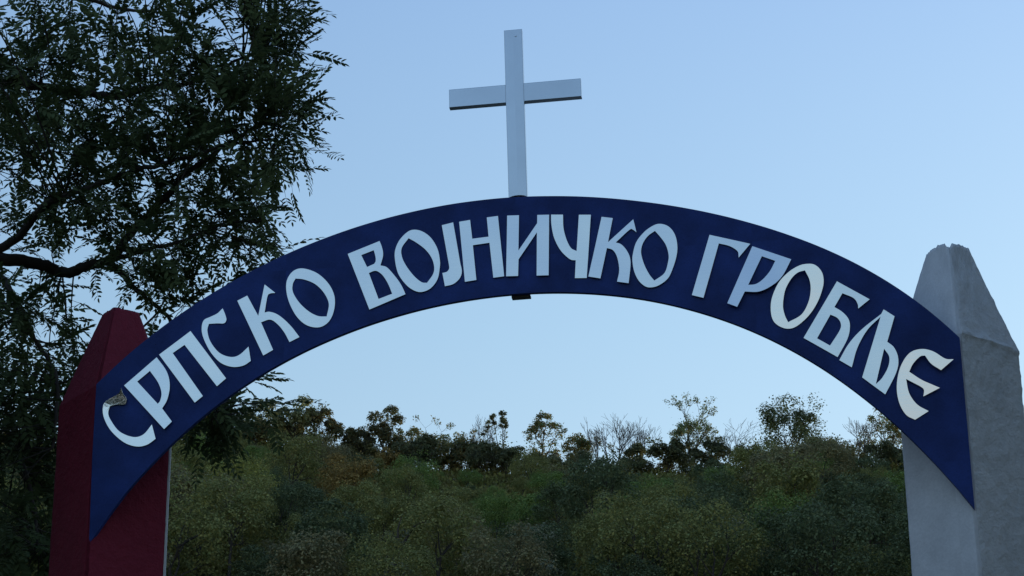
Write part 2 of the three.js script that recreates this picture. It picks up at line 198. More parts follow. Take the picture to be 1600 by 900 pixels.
// ---------------------------------------------------------------- gate pillars: square piers set corner-on, with a cut pyramid top
function pillar(cx, seed, opt) {
  const cz = -.302, half = .29, rnd = .014, side = half * Math.SQRT2;
  const g = thing('gate_pillar', cx, 0, cz, opt.label, 'pillar', 'gate pillars');
  // ring: start at the front corner, go to the right corner, back, left; rounded corners
  const per = 44, ring = [];
  const corners = [[0, half], [half, 0], [0, -half], [-half, 0]];
  for (let f = 0; f < 4; f++) {
    const A = corners[f], B = corners[(f + 1) % 4];
    for (let k = 0; k < per; k++) { const q = rnd / side + (1 - 2 * rnd / side) * k / (per - 1); ring.push([A[0] + (B[0] - A[0]) * q, A[1] + (B[1] - A[1]) * q, f, q]); }
  }
  const R = ring.length;
  function shell(ys, scaleAt, topFn, close, sel) {
    const P = [], I = [], U = [];
    ys.forEach((y, j) => {
      for (let i = 0; i <= R; i++) {
        const [rx, rz, f, q] = ring[i % R]; const s = scaleAt(y);
        const nx = [1, 1, -1, -1][f] * .7071, nz = [1, -1, -1, 1][f] * .7071;
        const am = opt.amp[f];
        let d = am * (fbm(rx * 11 + seed, y * 11, rz * 11 + f, 4) + .6 * fbm(rx * 45, y * 45 + seed, rz * 45, 3)) + opt.ridge(f, q, y);
        const edge = Math.min(q, 1 - q); if (edge < .07) d -= opt.chip * (1 - edge / .07) * (.35 + .9 * Math.max(0, fbm(y * 9, seed + f * 3.1, i < R / 2 ? 1 : 2, 3) + .2));
        const yy = y + (topFn ? topFn(rx, rz, j, ys.length) : 0);
        P.push(rx * s + nx * d, yy, rz * s + nz * d); U.push((f + q) * side * 1.3, y * 1.3);
        if (j && i) { const b = j * (R + 1) + i; I.push(b - R - 2, b - 1, b - R - 1, b - R - 1, b - 1, b); }
      }
    });
    if (close) { const b = (ys.length - 1) * (R + 1), c = P.length / 3; let my = 0; for (let i = 0; i < R; i++) my += P[(b + i) * 3 + 1] / R; P.push(0, my - .01, 0); U.push(0, 0); for (let i = 0; i < R; i++) I.push(b + i, c, b + i + 1); }
    return [P, I, U];
  }
  const ys = [-.05]; for (let y = .4; y < 3.6; y += .4) ys.push(y); for (let y = 3.6; y < opt.shoulder; y += .012) ys.push(y); ys.push(opt.shoulder);
  const taper = y => y < opt.shoulder ? 1 : 1 - (1 - opt.topHalf / half) * (y - opt.shoulder) / (opt.top - opt.shoulder);
  // the four faces of the shaft are painted by hand; the two finishes meet at the front corner
  const build = (name, ys2, sc, tf, close) => {
    const [P, I, U] = shell(ys2, sc, tf, close);
    if (!opt.matB) return part(name, geoOf(P, I, null, U), opt.mat, g);
    const fa = [], fb = [];
    for (let k = 0; k < I.length; k += 3) { const col = Math.max(I[k] % (R + 1), I[k + 1] % (R + 1), I[k + 2] % (R + 1)); (I[k] < ys2.length * (R + 1) && col <= per * 2 ? fb : fa).push(I[k], I[k + 1], I[k + 2]); }
    const a = part(name, geoOf(P, fa, null, U), opt.mat, g); a.geometry.computeVertexNormals();
    const b = part('plaster_coat', geoOf(P, fb, null, U), opt.matB, a); b.userData.label = 'rougher white plaster on one side';  // same white as the other faces, only rougher in relief
    return a;
  };
  build('shaft', ys, () => 1, null, false);
  const yt = []; for (let k = 0; k <= 36; k++) yt.push(opt.shoulder + (opt.top - opt.shoulder) * k / 36);
  build('cap', yt, taper, opt.topFn, true);
  return g;
}
const redP = pillar(-2.002, 3.3, { label: 'dark red painted pillar carrying one end of the blue arch', mat: M.red, shoulder: 4.985, top: 5.45, topHalf: .095, amp: [.004, .003, .003, .003], chip: .006, ridge: () => 0,
  topFn: (x, z, j, n) => (j > n - 4 ? .012 * fbm(x * 14, z * 14, 2) : 0) });
{ // a bare whitish strip runs up the corner turned to the passage
  const P = [], I = [];
  const ys = []; for (let y = 0; y < 5; y += .02) ys.push(y);
  ys.forEach((y, j) => { const w = .008 + .003 * n3(y * 6, 1, 4), x = .283 + .002 * n3(y * 20, 3, 2); for (const [dx, dz] of [[-.004, w], [.003, w * .6], [.004, -w], [-.006, -w * 1.2]]) P.push(x + dx, y, dz); if (j) for (let k = 0; k < 3; k++) { const b = j * 4 + k; I.push(b - 4, b, b - 3, b - 3, b, b + 1); } });
  part('corner_strip', geoOf(P, I), M.edge, redP).userData.label = 'whitish unpainted corner strip';
}
pillar(2.002, 8.1, { label: 'white painted pillar with chipped flat top carrying one end of the blue arch', mat: M.white, matB: M.rough, shoulder: 5.0, top: 5.505, topHalf: .105, amp: [.009, .007, .003, .0012], chip: .012,
  ridge: (f, q, y) => f === 0 ? .012 * Math.exp(-Math.pow((y - 5.0 + .03 * (q - .5) - .015 * n3(q * 6, 4, 2)) / .012, 2)) * (.5 + .8 * Math.max(0, n3(q * 9, 1, 7) + .3)) : 0,
  topFn: (x, z, j, n) => { const k = smooth(n - 5, n - 1, j); return k * (.016 * fbm(x * 22, z * 22, 6, 3) - .03 * smooth(.055, .02, Math.hypot(x + .0, z - .25)) - .02 * smooth(.1, .02, Math.hypot(x + .26, z)) + .012); } });

// ---------------------------------------------------------------- the arched sign plate
const poly = (c, x) => c.reduce((s, k) => s * x + k, 0);
const OUT = [-.1683, -.0887, .0459, .0985, -.7007, -.0152, 5.801], INN = [-.0688, .0438, -.2493, -.0953, -.7947, .0329, 5.3123];
const SIGN_Y = 5;
const waveZ = (x, y) => {
  let z = .004 * fbm(x * 1.9, y * 1.9, 3.3, 2) + .0008 * fbm(x * 9, y * 9, 1.2, 2);
  const d = (-(x + 1.86) * .72 - (y - 4.52) * .69);          // the free lower corner over the red pillar is bent back along a diagonal crease
  if (d > 0) z -= .075 * d * smooth(0, .08, d) * smooth(-1.4, -1.7, x);
  return z;
};
const sign = thing('arch_sign', 0, SIGN_Y, 0, 'dark blue arched metal sign with mirrored Cyrillic letters spanning two pillars', 'sign');
{
  const nu = 260, nv = 22, P = [], I = [], U = [], th = .024, cols = 2 * (nv + 1);
  for (let i = 0; i <= nu; i++) {
    const s = Math.sin((i / nu - .5) * 2.3) / Math.sin(1.15);
    for (let side = 0; side < 2; side++) for (let j = 0; j <= nv; j++) {
      const v = j / nv, x = 2 * s, yi = poly(INN, s), yo = poly(OUT, s), y = yi + (yo - yi) * v;
      P.push(x, y - SIGN_Y, waveZ(x, y) - side * th); U.push(x / 1.1, y / 1.1);
    }
    if (i) {
      const a = (i - 1) * cols, b = i * cols, n = nv + 1;
      for (let j = 0; j < nv; j++) { I.push(a + j, b + j, b + j + 1, a + j, b + j + 1, a + j + 1); I.push(a + n + j, b + n + j + 1, b + n + j, a + n + j, a + n + j + 1, b + n + j + 1); }
    }
  }
  const front = geoOf(P, I, null, U);
  // rim strips with their own vertices, so that the edge stays crisp
  const rp = [], ri = [];
  const strip = pts => { const b = rp.length / 3; pts.forEach(([f, k], n) => { rp.push(...P.slice(f * 3, f * 3 + 3), ...P.slice(k * 3, k * 3 + 3)); if (n) { const q = b + n * 2; ri.push(q - 2, q - 1, q, q - 1, q + 1, q); } }); };
  const bot = [], top = [], le = [], re = [];
  for (let i = 0; i <= nu; i++) { bot.push([i * cols, i * cols + nv + 1]); top.push([i * cols + nv, i * cols + 2 * nv + 1]); }
  for (let j = 0; j <= nv; j++) { le.push([j, j + nv + 1]); re.push([nu * cols + j, nu * cols + nv + 1 + j]); }
  [bot, top, le, re].forEach(strip);
  const ru = []; for (let k = 0; k < rp.length / 3; k++) ru.push(rp[k * 3], rp[k * 3 + 1]);
  part('plate', front, M.navy, sign);
  part('plate_rim', geoOf(rp, ri, null, ru), M.navy, sign);
}
{ // letters: polished sheet steel, each cut out and fixed on its own, none quite flat
  const tilt = [0, 1.4, .2, .2, 0, 0, .4, .4, .2, .6, 1.2, -.9, 1.3, .6, 1.2, 4.0, -4.6, -.9, -.8, -4.2];
  const tess = new TessellateModifier(.03, 6);
  LETTERS.forEach(([ch, loops], li) => {
    const rng = rngOf(90 + li * 7);
    let cx = 0, cy = 0, y0 = 1e9, y1 = -1e9; const L0 = loops[0]; for (let k = 0; k < L0.length; k += 3) { cx += L0[k]; cy += L0[k + 1]; y0 = Math.min(y0, L0[k + 1]); y1 = Math.max(y1, L0[k + 1]); } cx /= L0.length / 3 * 1000; cy /= L0.length / 3 * 1000;
    const path = loop => {
      const pts = []; for (let k = 0; k < loop.length; k += 3) pts.push([loop[k] / 1000 - cx, loop[k + 1] / 1000 - cy, loop[k + 2]]);
      const n = pts.length, out = []; const allSmooth = pts.every(p => p[2]); const first = allSmooth ? 0 : pts.findIndex(p => !p[2]);
      for (let k = 0; k < n; k++) {
        const b = pts[(first + k) % n], c = pts[(first + k + 1) % n];
        if (!b[2] && !c[2]) { out.push(new THREE.Vector2(b[0], b[1])); continue; }
        const a = b[2] ? pts[(first + k - 1 + n) % n] : [2 * b[0] - c[0], 2 * b[1] - c[1]], d = c[2] ? pts[(first + k + 2) % n] : [2 * c[0] - b[0], 2 * c[1] - b[1]];
        for (let s = 0; s < 5; s++) { const t = s / 5, t2 = t * t, t3 = t2 * t, f = i => .5 * (2 * b[i] + (c[i] - a[i]) * t + (2 * a[i] - 5 * b[i] + 4 * c[i] - d[i]) * t2 + (3 * b[i] - a[i] - 3 * c[i] + d[i]) * t3); out.push(new THREE.Vector2(f(0), f(1))); }
      }
      return out;
    };
    const shape = new THREE.Shape(path(loops[0])); for (let k = 1; k < loops.length; k++) shape.holes.push(new THREE.Path(path(loops[k])));
    let geo = new THREE.ExtrudeGeometry(shape, { depth: .0014, bevelEnabled: true, bevelThickness: .0007, bevelSize: .0007, bevelSegments: 1 });
    geo = tess.modify(geo.toNonIndexed ? (geo.index ? geo.toNonIndexed() : geo) : geo);
    const p = geo.attributes.position, T = tilt[li] * Math.PI / 180, hh = (y1 - y0) / 2000, ph = rng() * 6, bend = (rng() - .3) * .05, side = (rng() - .5) * .06;
    const uv = [];
    for (let k = 0; k < p.count; k++) {
      const x = p.getX(k), y = p.getY(k); let z = p.getZ(k) - y * Math.tan(T) + Math.abs(Math.tan(T)) * hh;
      z += bend * (y * y - hh * hh) * .5 + side * x * y * .4 + .0006 * Math.sin(x * 21 + ph) * Math.sin(y * 17 + ph);
      if (li === 0) { const q = Math.max(0, y + .035 + x * .25); z += q * q * .42; }   // the head of the first letter has come loose and leans out
      p.setZ(k, z + .0035); uv.push(x * 3, y * 3);
    }
    geo.setAttribute('uv', new THREE.Float32BufferAttribute(uv, 2)); geo.computeVertexNormals();
    const m = part('letter', geo, M.steel, sign); m.position.set(cx, cy + 5 - SIGN_Y, waveZ(cx, cy + 5)); m.userData.label = 'polished steel letter ' + ch;
  });
}

// ---------------------------------------------------------------- the cross on the crown of the arch
{
  const g = thing('cross', .0165, 5.312, -.047, 'brushed steel Latin cross standing on top of the blue arch', 'cross');
  g.rotation.z = .0155;
  const w = .0447, dp = .018, b = .003;
  const boxed = (x0, x1, y0, y1, z0, z1) => { const s = new THREE.Shape([[x0 + b, y0 + b], [x1 - b, y0 + b], [x1 - b, y1 - b], [x0 + b, y1 - b]].map(q => new THREE.Vector2(...q))); const e = new THREE.ExtrudeGeometry(s, { depth: z1 - z0 - 2 * b, bevelEnabled: true, bevelThickness: b, bevelSize: b, bevelSegments: 2 }); e.translate(0, 0, z0 + b); return e; };
  part('post', boxed(-w, w, 0, 1.392, -dp, dp), M.cross, g);
  const cap = part('weld_collar', new THREE.TorusGeometry(.03, .006, 6, 20), M.weld, g); cap.position.set(.0, .494, .02); cap.scale.set(1.3, .42, .9); cap.rotation.x = .2;
  for (const s of [-1, 1]) part('arm', boxed(s > 0 ? w - .001 : -.322, s > 0 ? .322 : -w + .001, 1.0, 1.098, -dp + .001, dp - .0012), M.cross, g);
  part('foot_bracket', boxed(-.044, .044, -.007, .004, -.02, .02), M.weld, g);
  part('screw', new THREE.CylinderGeometry(.006, .006, .004, 10).rotateX(Math.PI / 2), M.cross, g).position.set(.012, 1.358, dp + .001);
}

// ---------------------------------------------------------------- the locust tree behind the red pillar
const locust = thing('locust_tree', -4.78, 0, -3.1, 'large dark locust tree with feathery leaves reaching over the red pillar', 'tree');
{
  const rng = rngOf(4711), V = (x, y, z) => new THREE.Vector3(x, y, z), o = V(-4.78, 0, -3.1);
  const [tp, tr] = curvePts([V(0, -.1, 0), V(-.05, 1.5, .03), V(.06, 3.2, -.03), V(.1, 5, .05), V(.02, 6.6, -.1), V(-.15, 8.2, -.2), V(-.1, 9.8, -.15)], [.17, .05], 6, .012, rng);
  part('trunk', tubeGeo(tp, tr, 10), M.bark, locust);
  const limbPts = [];
  LIMBS.forEach(([r, pts]) => {
    const P = pts.map(q => V(...q).sub(o)); const [a, b] = curvePts(P, [r[0], r[1]], 7, .016, rng);
    part('branch', tubeGeo(a, b, 7), M.bark, locust); a.forEach((p, i) => { if (i > 3) limbPts.push(p); });
  });
  tp.forEach((p, i) => { if (i > 20) limbPts.push(p); });
  // limbs on the sides of the tree that the picture does not show
  for (let k = 0; k < 9; k++) { const a = 1.2 + k * .52, h = 5 + k * .45, s = V(.05, h, 0), L = 2.2; const P = [s, V(Math.cos(a) * .8, h + .5, Math.sin(a) * .8), V(Math.cos(a) * L, h + .9, Math.sin(a) * L)]; if (P[2].x > .9) continue; const [c, d] = curvePts(P, [.04, .01], 6, .02, rng); part('branch', tubeGeo(c, d, 6), M.bark, locust); c.forEach((p, i) => { if (i > 3) limbPts.push(p); }); FOLIAGE.push([o.x + P[2].x * .75, P[2].y, o.z + P[2].z * .75, .6, .5, .5, 22]); }
  // compound leaves: a rachis with paired leaflets
  const variants = [];
  for (let v = 0; v < 8; v++) {
    const P = [], I = [], C = [], L = .2 + .1 * rng(), pairs = 5 + Math.floor(rng() * 4), sag = .12 + .25 * rng(), cv = (rng() - .5) * .3;
    const at = s => V(s * L, -sag * L * s * s, cv * L * s * s);
    const pts = [], rad = []; for (let k = 0; k <= 3; k++) { pts.push(at(k / 3)); rad.push(.0016 - .001 * k / 3); }
    tubeInto(P, I, pts, rad, 3); for (let k = 0; k < P.length / 3; k++) C.push(.8, .8, .5);
    const leaflet = (b, dir, up, len, wid) => {
      const s = V().crossVectors(dir, up).normalize(), n0 = P.length / 3, t = .7 + .6 * rng();
      const pt = (a, w, d) => { const q = b.clone().addScaledVector(dir, a * len).addScaledVector(s, w * wid).addScaledVector(up, d * len); P.push(q.x, q.y, q.z); C.push(t, t * (.95 + .1 * rng()), t * .9); };
      pt(0, 0, 0); pt(.3, .42, .05); pt(.3, -.42, .05); pt(.68, .4, .02); pt(.68, -.4, .02); pt(1, 0, -.08); pt(.5, 0, -.01);
      I.push(n0, n0 + 2, n0 + 6, n0, n0 + 6, n0 + 1, n0 + 1, n0 + 6, n0 + 3, n0 + 2, n0 + 4, n0 + 6, n0 + 3, n0 + 6, n0 + 5, n0 + 6, n0 + 4, n0 + 5);
    };
    const up = V(0, 1, 0);
    for (let k = 0; k < pairs; k++) {
      const s = .22 + .72 * k / (pairs - 1), b = at(s), len = (.059 - .012 * Math.abs(s - .5)) * (.85 + .3 * rng());
      for (const sd of [-1, 1]) { if (rng() < .06) continue; leaflet(b, V(.55 + .3 * rng(), .05 - .38 * rng(), sd * (.8 + .25 * rng())).normalize(), V((rng() - .5) * .4, 1, (rng() - .5) * .4 + sd * .2).normalize(), len, len * .42); }
    }
    leaflet(at(1), V(1, -sag - .2, cv).normalize(), up, .045, .018);
    variants.push(geoOf(P, I, C));
  }
  const all = [], TP = [], TI = [], near = V(), d = V(), e = V();
  for (const [fx, fy, fz, rx, ry, rz, n] of FOLIAGE) for (let k = 0; k < n * (fy < 6.3 && fx > -2.9 && fz < -1 ? 2 : fx > -2.2 ? .72 : fx > -3.15 ? .9 : fx > -3.9 ? 1.4 : 1); k++) {
    const a = rng() * 6.283, q = Math.sqrt(rng()); const end = V(fx + Math.cos(a) * q * rx, fy + Math.sin(a) * q * ry, fz + (rng() - .5) * 2 * rz).sub(o);
    let bd = 1e9; for (const p of limbPts) { const dd = p.distanceToSquared(end) * (.75 + .5 * rng()); if (dd < bd) { bd = dd; near.copy(p); } }
    d.subVectors(end, near); const len = d.length(); if (len < .05) continue;
    const mid = near.clone().lerp(end, .5).add(V((rng() - .5) * .16, .07 * len + (rng() - .5) * .12, (rng() - .5) * .16).multiplyScalar(Math.min(1, len)));
    const [tpp, trr] = curvePts([near.clone(), mid, end], [Math.min(.008, .003 + len * .004), .0018], 5, .008, rng); tubeInto(TP, TI, tpp, trr, 4);
    d.normalize();
    const m = 4 + Math.floor(rng() * 3);
    for (let l = 0; l < m; l++) {
      const f = 1 - l * .14 - (l ? .03 : 0); const b = tpp[Math.max(0, Math.min(tpp.length - 1, Math.round(f * (tpp.length - 1))))];
      e.set((rng() - .5), (rng() - .5) * 1.0, (rng() - .5)).normalize();
      const dir = d.clone().multiplyScalar(l ? .7 : 1.0).addScaledVector(e, l ? 1.0 : .7).add(V(.1, .03, 0)).normalize();
      const upv = V((rng() - .5) * 1.1, 1, (rng() - .5) * 1.3 + .5); const z = V().crossVectors(dir, upv).normalize(), y = V().crossVectors(z, dir);
      const s = .8 + .4 * rng(); const mt = new THREE.Matrix4().makeBasis(dir, y, z).scale(V(s, s, s)).setPosition(b);
      all.push([mt, Math.floor(rng() * 8), b.x + dir.x * .2]);
    }
  }
  part('twigs', geoOf(TP, TI), M.bark, locust).userData.kind = 'stuff';
  const lm = leafMat(.085, .115, .05, .3);
  all.sort((a, b) => b[2] - a[2]);
  const merged = [];
  all.forEach(([mt, v], i) => { if (i < 290) { const m = part('leaf', variants[v], lm, locust); mt.decompose(m.position, m.quaternion, m.scale); } else merged.push(variants[v].clone().applyMatrix4(mt)); });
  const crown = part('crown', mergeGeometries(merged), lm, locust); crown.userData.kind = 'stuff';
  console.log('locust leaves', all.length);
}

// ---------------------------------------------------------------- trees of the hill
function skeleton(rng, depth, kids, spread, up, ratio) {
  const segs = [], tips = [], V = THREE.Vector3;
  const grow = (p, dir, len, lev) => {
    const bendA = new V(rng() - .5, rng() - .5, rng() - .5).multiplyScalar(.35 * len);
    const m = p.clone().addScaledVector(dir, len * .5).add(bendA.multiplyScalar(.4)), q = p.clone().addScaledVector(dir, len);
    segs.push([p, m, q, lev]); if (lev === 0) { tips.push([q, dir.clone()]); return; }
    const n = kids[0] + Math.floor(rng() * (kids[1] - kids[0] + 1)), a0 = rng() * 6.283;
    const s = new V(Math.abs(dir.y) > .9 ? 1 : 0, Math.abs(dir.y) > .9 ? 0 : 1, 0).cross(dir).normalize(), t = new V().crossVectors(dir, s);
    for (let k = 0; k < n; k++) { const a = a0 + k / n * 6.283 + (rng() - .5), w = spread * (.5 + .8 * rng()) * (k === 0 ? .35 : 1); const d = dir.clone().multiplyScalar(Math.cos(w)).addScaledVector(s, Math.sin(w) * Math.cos(a)).addScaledVector(t, Math.sin(w) * Math.sin(a)); d.y += up; d.normalize(); const from = k < 2 || rng() < .5 ? q : m; grow(from, d, len * ratio * (.75 + .5 * rng()), lev - 1); }
  };
  grow(new V(0, 0, 0), new V(0, 1, 0).add(new V((rng() - .5) * .2, 0, (rng() - .5) * .2)).normalize(), 1, depth);
  return [segs, tips, depth];
}
function treeGeo(seed, o) {                       // returns [wood, leaves] fitted to height o.h and width o.w
  const rng = rngOf(seed), [segs, tips, D] = skeleton(rng, o.depth ?? 4, o.kids ?? [2, 3], o.spread ?? .65, o.up ?? .12, o.ratio ?? .78);
  let my = 0, mr = 0; for (const [q] of tips) { my = Math.max(my, q.y); mr = Math.max(mr, Math.hypot(q.x, q.z)); }
  const sy = o.h * .93 / my, sr = o.w * (o.wide ?? .46) / mr, fit = p => new THREE.Vector3(p.x * sr, p.y * sy, p.z * sr);
  const P = [], I = []; const r0 = o.r ?? o.h * .018;
  const stems = o.stems ?? 1;
  for (const [a, m, b, lev] of segs) { const ra = Math.max(o.rmin ?? .012, r0 * Math.pow((lev + 1) / (D + 1), 1.6)), rb = Math.max((o.rmin ?? .012) * .8, r0 * Math.pow((lev + .2) / (D + 1), 1.6)); if (!(o.skip && lev === 0)) tubeInto(P, I, [fit(a), fit(m), fit(b)], [ra, (ra + rb) / 2, rb], lev > 1 ? 6 : 3); }
  const wood = geoOf(P, I);
  if (!o.leaves) return [wood, null];
  const N = o.leaves, LP = new Float32Array(N * 12), LC = new Float32Array(N * 12), LI = new Uint32Array(N * 6), c = new THREE.Vector3(), u = new THREE.Vector3(), v = new THREE.Vector3(), n = new THREE.Vector3();
  const tone = tips.map(() => .8 + .4 * rng());
  const gs = () => (rng() + rng() + rng() - 1.5) / 1.5;
  const low = o.low ?? .12;
  const lobes = []; for (let k = 0; k < (o.lobes ?? 0); k++) { const a = k * 2.4 + rng(), e = -.45 + 1.35 * rng(), f = .55 + .25 * rng(), r = Math.cos(e) * f; lobes.push([Math.cos(a) * r * o.w / 2, o.h * (.56 + .42 * Math.sin(e) * f * 1.15), Math.sin(a) * r * o.w / 2, o.w * (o.lobeR ?? .15) * (.75 + .9 * rng()), .82 + .36 * rng()]); }
  for (let k = 0; k < N; k++) {
    const ti = Math.floor(rng() * tips.length); c.copy(fit(tips[ti][0])); const cr = o.clump ?? .6;
    c.x += gs() * cr; c.y += gs() * cr * .85; c.z += gs() * cr; if (o.fill && rng() < o.fill) { c.y *= low + (1 - low) * rng(); c.x *= 1.05; c.z *= 1.05; }
    const s = (o.leaf ?? .2) * (.6 + .8 * rng());
    n.set(rng() - .5, rng() * .9 + .05, rng() - .5).normalize(); let lt = 0;
    if (o.lobes && rng() < (o.lobeShare ?? .86)) {        // leaves sit on the outside of rounded boughs
      const L = lobes[Math.floor(rng() * lobes.length)]; u.set(gs(), gs() * .8 + .28, gs()).normalize(); const rr = L[3] * (.62 + .5 * rng() + .5 * fbm(u.x * 3 + L[0], u.y * 3, u.z * 3 + L[2], 2));
      c.set(L[0] + u.x * rr, L[1] + u.y * rr * .85, L[2] + u.z * rr); n.multiplyScalar(.8).add(u).normalize(); lt = L[4];
    } u.set(rng() - .5, rng() - .5, rng() - .5).cross(n).normalize(); v.crossVectors(n, u);
    const q = k * 12, w = .36 + .2 * rng();
    const put = (i, a, b, h) => { LP[q + i * 3] = c.x + u.x * a * s + v.x * b * s + n.x * h * s; LP[q + i * 3 + 1] = c.y + u.y * a * s + v.y * b * s + n.y * h * s; LP[q + i * 3 + 2] = c.z + u.z * a * s + v.z * b * s + n.z * h * s; };
    put(0, -.5, 0, 0); put(1, (rng() - .5) * .2, w, .12); put(2, .5, 0, 0); put(3, (rng() - .5) * .2, -w, .12);
    const t = (lt || tone[ti]) * (.75 + .5 * rng()), hu = (rng() - .5) * .24 + (o.hue ? o.hue * (rng() < .3 ? 1 : 0) : 0); for (let i = 0; i < 4; i++) { LC[q + i * 3] = t * (1 + hu); LC[q + i * 3 + 1] = t; LC[q + i * 3 + 2] = t * (1 - hu * .6); }
    LI.set([k * 4, k * 4 + 1, k * 4 + 2, k * 4, k * 4 + 2, k * 4 + 3], k * 6);
  }
  const g = new THREE.BufferGeometry(); g.setAttribute('position', new THREE.BufferAttribute(LP, 3)); g.setAttribute('color', new THREE.BufferAttribute(LC, 3)); g.setIndex(new THREE.BufferAttribute(LI, 1)); g.computeVertexNormals();
  return [wood, g];
}
const F = { olive: leafMat(.30, .30, .10, .38), green: leafMat(.235, .32, .085, .38), dark: leafMat(.15, .185, .085, .35), yellow: leafMat(.42, .41, .11, .4), brown: leafMat(.30, .27, .13, .38), rust: leafMat(.42, .30, .10, .4), grey: leafMat(.42, .42, .29, .38),
  ridgeDark: leafMat(.17, .185, .085, .5), ridgeGold: leafMat(.30, .25, .09, .5), ridgePale: leafMat(.30, .30, .13, .5) };
const twigWood = new THREE.MeshStandardMaterial({ color: lin(.06, .05, .042), roughness: .95 }), paleWood = new THREE.MeshStandardMaterial({ color: lin(.16, .14, .125), roughness: .95 });

// trees on the crest, each with a shape of its own
const ridgeLabels = [
  'pale yellowish feathery tree on the hill crest beside the blue arch', 'dark rounded tree on the crest between two small dark trees', 'small dark tree between the feathery yellow tree and a rounded one', 'low dark tree just past the rounded crest tree', 'tall dark tree with golden edges on the crest', 'small dark spire beside the tall golden-edged tree',
  'wide olive tree with sky showing through its crown', 'leafless twiggy tree at the side of the wide olive tree', 'tall narrow tree with a gap in its crown, standing alone on the crest', 'ragged brown-green tree on two forked stems', 'low spreading tree with tawny leaves beside the bare tree', 'bare forked tree with a dark trunk on the open crest', 'thin pale bare sapling beside the bare forked tree', 'pale bare tree with upright twigs next to the big airy tree',
  'biggest crest tree with wide airy crown and visible dark limbs', 'bare many-stemmed thicket tree between airy tree and dark conical tree', 'dense dark conical tree on the crest', 'small dark tree at the foot of the conical tree', 'bare twiggy tree rising from brush near the white pillar', 'tawny sparse tree half hidden by the sign near the white pillar', 'low brush tree on the crest near the white pillar',
  'dark bush under the pale bare tree on the crest', 'dark bush in front of the big airy tree', 'dark bush between airy tree and bare thicket', 'dark bush below the twiggy leafless tree', 'dark bush at the foot of the narrow tree', 'dark bush below the wide olive tree', 'sparse tawny tree between the wide olive tree and the golden-edged tree'];
RIDGE.forEach(([x, z, by, h, w, kind], i) => {
  const gy = ground(x, z), H = Math.max(1.6, by + h - gy) * 1.2, sd = 500 + i * 31;
  const K = {
    airy: { leaves: 5200, leaf: .16, clump: .55, fill: .5, low: 0, mat: F.ridgePale }, dark: { leaves: 6000, lobes: 11, leaf: .18, clump: .55, fill: .45, low: 0, mat: F.ridgeDark, hue: .5 }, sparse: { leaves: 4200, leaf: .17, clump: .5, fill: .35, low: .02, kids: [2, 4], mat: F.ridgeGold, spread: .75, hue: -.5 },
    narrow: { leaves: 1800, leaf: .17, clump: .35, fill: .3, low: .05, mat: F.ridgeDark, spread: .5 }, bare: { leaves: 0, depth: 6, kids: [2, 3], spread: .5, up: .2, rmin: .014, r: .09, ratio: .82 }, fine: { leaves: 5200, leaf: .14, clump: .5, depth: 6, kids: [2, 3], spread: .62, fill: .1, wide: .56, mat: F.ridgePale, rmin: .02, r: .16, hue: -.4 },
    dense: { leaves: 8500, lobes: 24, lobeR: .13, lobeShare: .7, leaf: .18, clump: .8, fill: .75, low: 0, spread: .5, wide: .62, mat: F.dark }, bush: { leaves: 4000, lobes: 9, wide: .85, leaf: .22, clump: .5, fill: .5, low: 0, mat: F.ridgeDark, spread: .9 } }[kind];
  const t = thing(kind === 'bush' ? 'crest_bush' : 'crest_tree', x, gy - .15, z, ridgeLabels[i], kind === 'bush' ? 'bush' : 'tree', 'trees along the hill crest');
  const [wood, leaves] = treeGeo(sd, { h: H, w, wide: .88, ...K });
  part('trunk', wood, kind === 'bare' && (i % 2 === 0) ? paleWood : twigWood, t);
  if (leaves) part('crown', leaves, K.mat, t);
});

// brushy growth that closes the crest line between them
{
  const rng = rngOf(777), mats = [F.ridgeDark, F.ridgeGold, F.ridgeDark, F.ridgePale];
  const pr = [0, 1, 2, 3].map(k => treeGeo(340 + k * 13, { h: 3.4, w: 3.6, wide: .7, lobes: 9, leaves: 3000, leaf: .17, clump: .5, fill: .5, low: 0, kids: [2, 4], spread: .8 }));
  for (let k = 0; k < 46; k++) {
    const x = -58 + k * 1.56 + (rng() - .5) * 1.4, t = 203 + rng() * 6, z = CAM.z + (t - (x - CAM.x) * AX.x) / AX.y, v = Math.floor(rng() * 4), s = (.6 + .65 * rng()) * (x > -20 && x < -6 ? .66 : 1.08);
    const kind = k % 4, g = thing('crest_shrub', x, ground(x, z) - .2, z, ['dark green scrub tree filling the crest line', 'tawny scrub tree filling the crest line', 'dark green scrub tree filling the crest line', 'pale green scrub tree filling the crest line'][kind], 'tree', ['dark', 'tawny', 'dark', 'pale'][kind] + ' scrub along the crest');
    part('trunk', pr[v][0], twigWood, g); part('crown', pr[v][1], mats[kind], g); g.scale.set(s, s * (.8 + .5 * rng()), s); g.rotation.y = rng() * 6.28;
  }
}

// the wooded slope: each tree a copy of one of a few, in the colours of early autumn
const protos = [];
for (let k = 0; k < 8; k++) { const b = k >= 5; protos.push(treeGeo(900 + k * 17, { h: b ? 3.6 : 7.6, w: b ? 4.6 : 6.6 + (k % 2), lobes: b ? 15 : 26 + k, lobeR: .115, lobeShare: .72, leaves: b ? 2600 : 6800, leaf: .15 + .012 * (k % 3), clump: b ? .6 : .78, fill: b ? .5 : .32, low: 0, kids: [2, 4], spread: b ? .95 : .72, skip: true })); }
const sizeWord = sc => sc > .9 ? 'broad ' : sc < .5 ? 'low ' : '';
const kinds = {
  olive: ['olive green tree in the hillside wood', F.olive], green: ['fresh mid green tree in the hillside wood', F.green], dark: ['very dark green tree in the hillside wood', F.dark],
  yellow: ['yellow-green tree turning colour in the hillside wood', F.yellow], brown: ['brownish thinning tree in the hillside wood', F.brown], rust: ['rusty orange autumn tree near the hill crest', F.rust], grey: ['grey-green bush overgrown with pale climber on the hillside', F.grey] };
